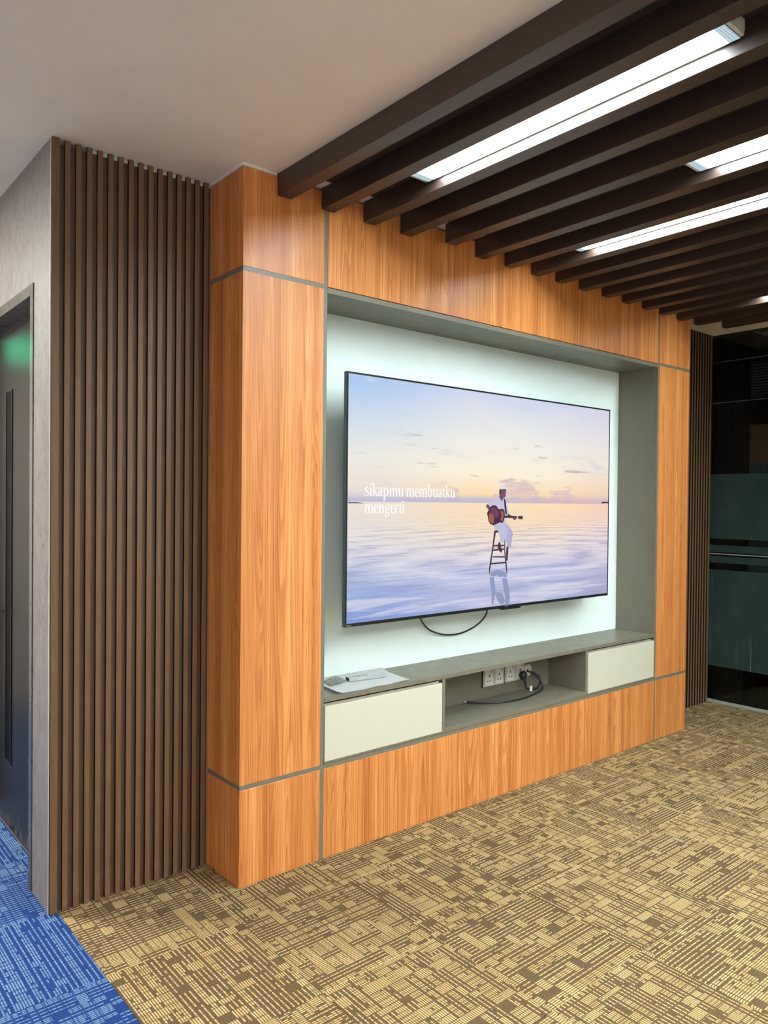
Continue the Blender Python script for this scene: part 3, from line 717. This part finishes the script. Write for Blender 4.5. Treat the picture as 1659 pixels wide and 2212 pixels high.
for k in range(6):
    a = k*2.1; px, py = -.035+.014*k, -.014+.028*(k % 2)+.004*math.sin(k*3)
    bm = bmesh.new()
    add_tube(bm, [Vector((px-.008*math.cos(a), py-.008*math.sin(a), .004)), Vector((px+.006*math.cos(a), py+.006*math.sin(a), .004)), Vector((px+.0062*math.cos(a), py+.0062*math.sin(a), .004)), Vector((px+.0085*math.cos(a), py+.0085*math.sin(a), .004))], [.0012, .0015, .0032, .0032], 8)
    obj('screw', bm, M_FIX, t)

# ------------------------------------------------------------------ sockets and leads in the open shelf
YS = .2555
def socket(x0, lab):
    t = thing('wall_socket', lab, 'socket', (x0+.0815, YS-.0002, .470), 'double sockets in the open shelf')
    x1 = x0+.163
    box('back_plate', x0-.004, x1, YS-.004, YS-.0003, .468, .572, M_BLACK, t)
    box('face_plate', x0, x1, YS-.013, YS-.0042, .470, .570, M_IVORY, t, .002)
    for k in range(2):
        cx = x0+.041+k*.081
        rim = box('socket_face', cx-.030, cx+.030, YS-.0145, YS-.0132, .478, .563, M_WHITEPL, t, .0006)
        boxes('pin_hole', [(cx-.003, cx+.003, YS-.0152, YS-.0146, .520, .534), (cx-.015, cx-.007, YS-.0152, YS-.0146, .496, .502), (cx+.007, cx+.015, YS-.0152, YS-.0146, .496, .502)], M_BLACK, rim)
        box('rocker_switch', cx+.010, cx+.025, YS-.0185, YS-.0146, .541, .557, M_IVORY, rim, .001)
    return t
socket(1.597, 'white double socket on the shelf back, left of the pair and unused')
socket(1.769, 'white double socket on the shelf back, right of the pair with a plug in it')

t = thing('power_plug', 'black moulded plug and lead in the right-hand socket', 'plug', (1.893, YS-.02, .47))
def bulge(name, c, rx, ry, rz, mat, par, seg=14):
    bm = bmesh.new(); bmesh.ops.create_uvsphere(bm, u_segments=seg, v_segments=8, radius=1.)
    pw = parent_world(par)
    for v in bm.verts:
        x, y, z = v.co; k = 1-.18*max(0, -z)
        v.co = (c[0]+x*rx*k-pw.x, c[1]+y*ry-pw.y, c[2]+z*rz-pw.z)
    return obj(name, bm, mat, par, smooth=True)
bulge('plug_body', (1.893, YS-.036, .498), .025, .020, .027, M_RUBBER, t)
tube('plug_collar', [(1.893, YS-.045, .480), (1.894, YS-.050, .462), (1.897, YS-.050, .448)], [.0085]*8+[.0065]*8+[.005], M_RUBBER, t)
tube('plug_lead', [(1.897, YS-.050, .448), (1.903, YS-.046, .432), (1.922, YS-.050, .422), (1.950, YS-.060, .4165), (1.985, YS-.058, .4150), (2.020, YS-.04, .4190), (2.046, YS-.030, .440), (2.038, YS-.034, .468), (1.998, YS-.026, .496), (1.969, YS-.010, .508)], .0038, M_RUBBER, t)
box('cord_tag', 1.917, 1.937, YS-.066, YS-.060, .412, .441, M_WHITEPL, t, .001)

t = thing('cable_grommet', 'round white cable cover on the shelf back beside the sockets', 'cable cover', (1.967, YS-.0002, .478))
bm = bmesh.new(); add_tube(bm, [Vector((0, -.0003, .034)), Vector((0, -.006, .034)), Vector((0, -.009, .034))], [.035, .034, .029], 28); obj('cover_disc', bm, M_WHITEPL, t)
bm = bmesh.new(); add_tube(bm, [Vector((-.006, -.0091, .033)), Vector((-.006, -.0096, .033))], [.009, .009], 14); obj('cable_hole', bm, M_BLACK, t)

t = thing('video_lead', 'black lead running along the open shelf to a loose connector', 'cable', (1.68, .14, .409))
tube('lead', [(1.955, YS-.0115, .508), (1.975, YS-.035, .500), (2.000, YS-.06, .470), (2.010, YS-.075, .440), (2.000, YS-.085, .418), (1.95, .155, .4135), (1.88, .135, .4133), (1.78, .112, .4133), (1.68, .115, .4133), (1.60, .135, .4133), (1.515, .185, .4135), (1.475, .222, .4145)], .0048, M_RUBBER, t)
tube('connector_boot', [(1.490, .207, .4145), (1.475, .224, .4155), (1.462, .238, .4165)], [.005]*8+[.007]*8+[.0075], M_RUBBER, t)
bm = bmesh.new(); pw = parent_world(t); add_tube(bm, [Vector((1.462, .238, .4165))-pw, Vector((1.456, .246, .417))-pw], [.0052, .0052], 8); obj('connector_plug', bm, M_ALU, t)

# ------------------------------------------------------------------ corridor door on the left
D = bpy.data.objects.new('door_1', None); C.objects.link(D); D.location = (-.53, 1.0, 0); tag(D, kind='structure')
XD = -.525
bm = bmesh.new(); pw = parent_world(D)
for a in ((W_SL-.004, -.49, DY0+.0005, DY0+.038, 0.0005, DZ-.0005), (W_SL-.004, -.49, DY1-.038, DY1-.0005, 0.0005, DZ-.0005), (W_SL-.004, -.49, DY0+.038, DY1-.038, DZ-.042, DZ-.0005),
          ):
    bx(bm, a[0]-pw.x, a[1]-pw.x, a[2]-pw.y, a[3]-pw.y, a[4]-pw.z, a[5]-pw.z)
obj('door_frame', bm, M_FRAME, D, .001)
leaf = box('door_leaf', XD, XD+.034, DY0+.041, DY1-.041, .006, 2.178, M_DOOR, D, .0015)
box('door_stop', XD+.004, -.492, DY0+.039, DY1-.039, 2.179, DZ-.043, M_BLACK, D)
vp = box('vision_panel', XD-.0012, XD+.002, 1.066, 1.150, .298, 1.918, plain('black_vision_glass', (.004, .004, .004), .5, .05), leaf)
boxes('glazing_bead', [(XD-.004, XD+.001, 1.150, 1.158, .290, 1.926), (XD-.004, XD+.001, 1.058, 1.066, .290, 1.926), (XD-.004, XD+.001, 1.066, 1.150, 1.918, 1.926), (XD-.004, XD+.001, 1.066, 1.150, .290, .298)], plain('black_bead', (.012, .012, .012), .5, .2), leaf)
bm = bmesh.new(); pw = parent_world(leaf)
add_tube(bm, [Vector((XD-.006, 1.37, .93))-pw, Vector((XD+.0, 1.37, .93))-pw], [.026, .026], 20)
add_tube(bm, [p-pw for p in catmull([(XD-.006, 1.37, .93), (XD-.045, 1.37, .93), (XD-.055, 1.35, .928), (XD-.055, 1.235, .92)], 6)], .010, 10)
obj('door_handle', bm, M_BLACK, leaf, smooth=True)

# green exit sign hanging in the corridor (seen mirrored in the glossy door)
t = thing('exit_sign', 'green lit exit sign hanging from the corridor ceiling', 'sign', (-.93, 2.50, 2.27))
box('sign_case', -1.09, -.77, 2.4935, 2.52, 2.27, 2.45, M_WHITEPL, t, .003)
box('sign_face', -1.08, -.78, 2.4915, 2.4933, 2.28, 2.44, emit('sign_green', (.10, .85, .42), 6.0), t)
for hx in (-1.0, -.865): box('hanger', hx, hx+.005, 2.505, 2.51, 2.451, 2.699, M_ALU, t)

# ------------------------------------------------------------------ dark glass partition on the right
XG = 4.060
def glass_mat():
    m = N('dark_tinted_glass'); m.b.inputs['Transmission Weight'].default_value = 1.; m.b.inputs['IOR'].default_value = 1.45
    return m.fin((.42, .55, .56), .02, .5)
def film_mat():
    m = N('dusty_teal_window_film'); x, y, z = m.sep(m.pos())
    n = m.noise(m.comb(m.ma('MULTIPLY', y, 3.), m.ma('MULTIPLY', z, 2.), 0.), 1., 5., .6)
    col = m.mix(m.mr(n, .3, .7), (.017, .034, .033), (.031, .055, .051))
    # plaster dust: scattered specks, a few vertical runs, more at the bottom and the slat edge
    sm_ = m.noise(m.comb(m.ma('MULTIPLY', y, 26.), m.ma('MULTIPLY', z, 20.), 4.), 1., 4., .7, dist=1.2)
    run = m.noise(m.comb(m.ma('MULTIPLY', y, 55.), m.ma('MULTIPLY', z, 1.6), 9.), 1., 3., .6)
    low = m.mr(z, .75, .26)
    edge = m.mr(y, .20, .27)
    d = m.ma('ADD', m.mr(sm_, .69, .80, 0., .55), m.ma('MULTIPLY', m.mr(run, .58, .8), m.ma('ADD', m.ma('MULTIPLY', low, .3), m.ma('MULTIPLY', edge, .35))))
    col = m.mix(d, col, (.30, .37, .37))
    return m.fin(col, .22, .5)
Gw = bpy.data.objects.new('window_1', None); C.objects.link(Gw); Gw.location = (XG, -1.9, 0); tag(Gw, kind='structure')
M_GLASS = glass_mat(); M_FILM = film_mat()
YG0 = -4.6
panes = [(.022, 1.092), (1.099, 2.199), (2.206, 2.498)]
for z0, z1 in panes:
    box('glass_pane', XG+.002, XG+.012, YG0, YB-.001, z0, z1, M_GLASS, Gw)
box('glass_pane', XG+.002, XG+.012, YG0, YB-.001, 2.504, H-.012, M_GLASS, Gw)
for z0, z1 in ((.270, .980), (1.030, 1.080), (1.108, 1.160), (1.208, 1.680)):
    box('window_film', XG, XG+.0019, YG0, YB-.001, z0, z1, M_FILM, Gw)
box('floor_channel', XG-.008, XG+.022, YG0, YB-.001, .0005, .021, M_ALU, Gw, .001)
box('middle_rail', XG-.001, XG+.013, YG0, YB-.001, 1.0925, 1.0985, M_ALU, Gw)
M_GREENJ = plain('dull_green_joint', (.055, .075, .070), .4)
box('glass_joint', XG+.0005, XG+.013, YG0, YB-.001, 2.1992, 2.2058, M_GREENJ, Gw)
box('glass_joint', XG+.0005, XG+.013, YG0, YB-.001, 2.4982, 2.5038, M_GREENJ, Gw)
bm = bmesh.new(); random.seed(11); pw = parent_world(Gw); y = YB-.002
while y > -.6:          # ragged sealant along the top edge
    d = .02+random.random()*.05; h = .014+random.random()*.012
    bx(bm, XG-.001-pw.x, XG+.014-pw.x, y-d-pw.y, y-pw.y, H-h-pw.z, H-.0005-pw.z); y -= d
bx(bm, XG-.001-pw.x, XG+.014-pw.x, YG0-pw.y, y-pw.y, H-.02-pw.z, H-.0005-pw.z)
obj('sealant_bead', bm, M_BLACK, Gw)
tag(box('wall_right', X1R-.02, X1R+.02, Y0R, YG0-.001, FLOOR_Z, H, M_WALL), kind='structure')
# the unlit room behind the glass
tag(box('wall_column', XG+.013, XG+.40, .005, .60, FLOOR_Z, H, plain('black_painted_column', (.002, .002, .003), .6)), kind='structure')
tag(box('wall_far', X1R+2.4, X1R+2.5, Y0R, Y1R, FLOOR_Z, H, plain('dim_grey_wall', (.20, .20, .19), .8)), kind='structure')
tag(box('wall_far_end', X1R+.4, X1R+2.4, 1.9, 2.0, FLOOR_Z, H, plain('dim_grey_wall_end', (.20, .20, .19), .8)), kind='structure')
# things behind the clear stripes; the brown board stands in for an orange reflection
tag(box('wall_service', XG+.052, XG+.09, -1.3, .0045, .30, 1.760, plain('grey_service_board', (.16, .165, .16), .6)), kind='structure')
tag(box('reflection_board', XG+.052, XG+.09, -1.3, .0045, 1.7605, 2.03, plain('brown_reflection_tone', (.36, .13, .07), .5)), kind='structure')
V = thing('air_vent', 'dim louvred air grille behind the dark glass, high on the right', 'air vent', (XG+.06, -.35, 2.225))
boxes('vent_frame', [(XG+.052, XG+.075, -.70, .0035, 2.225, 2.240), (XG+.052, XG+.075, -.70, .0035, 2.470, 2.485), (XG+.052, XG+.075, -.70, -.685, 2.240, 2.470), (XG+.052, XG+.075, -.011, .0035, 2.240, 2.470)], plain('vent_grey', (.06, .07, .07), .5), V)
vp_ = None
for k in range(11):
    z0 = 2.246+k*.0205
    if vp_ is None: vp_ = box('louvre', XG+.054, XG+.072, -.6845, -.0115, z0, z0+.008, plain('louvre_grey', (.22, .25, .24), .5), V)
    else:
        o = vp_.copy(); C.objects.link(o); o.location = (0, 0, k*.0205)
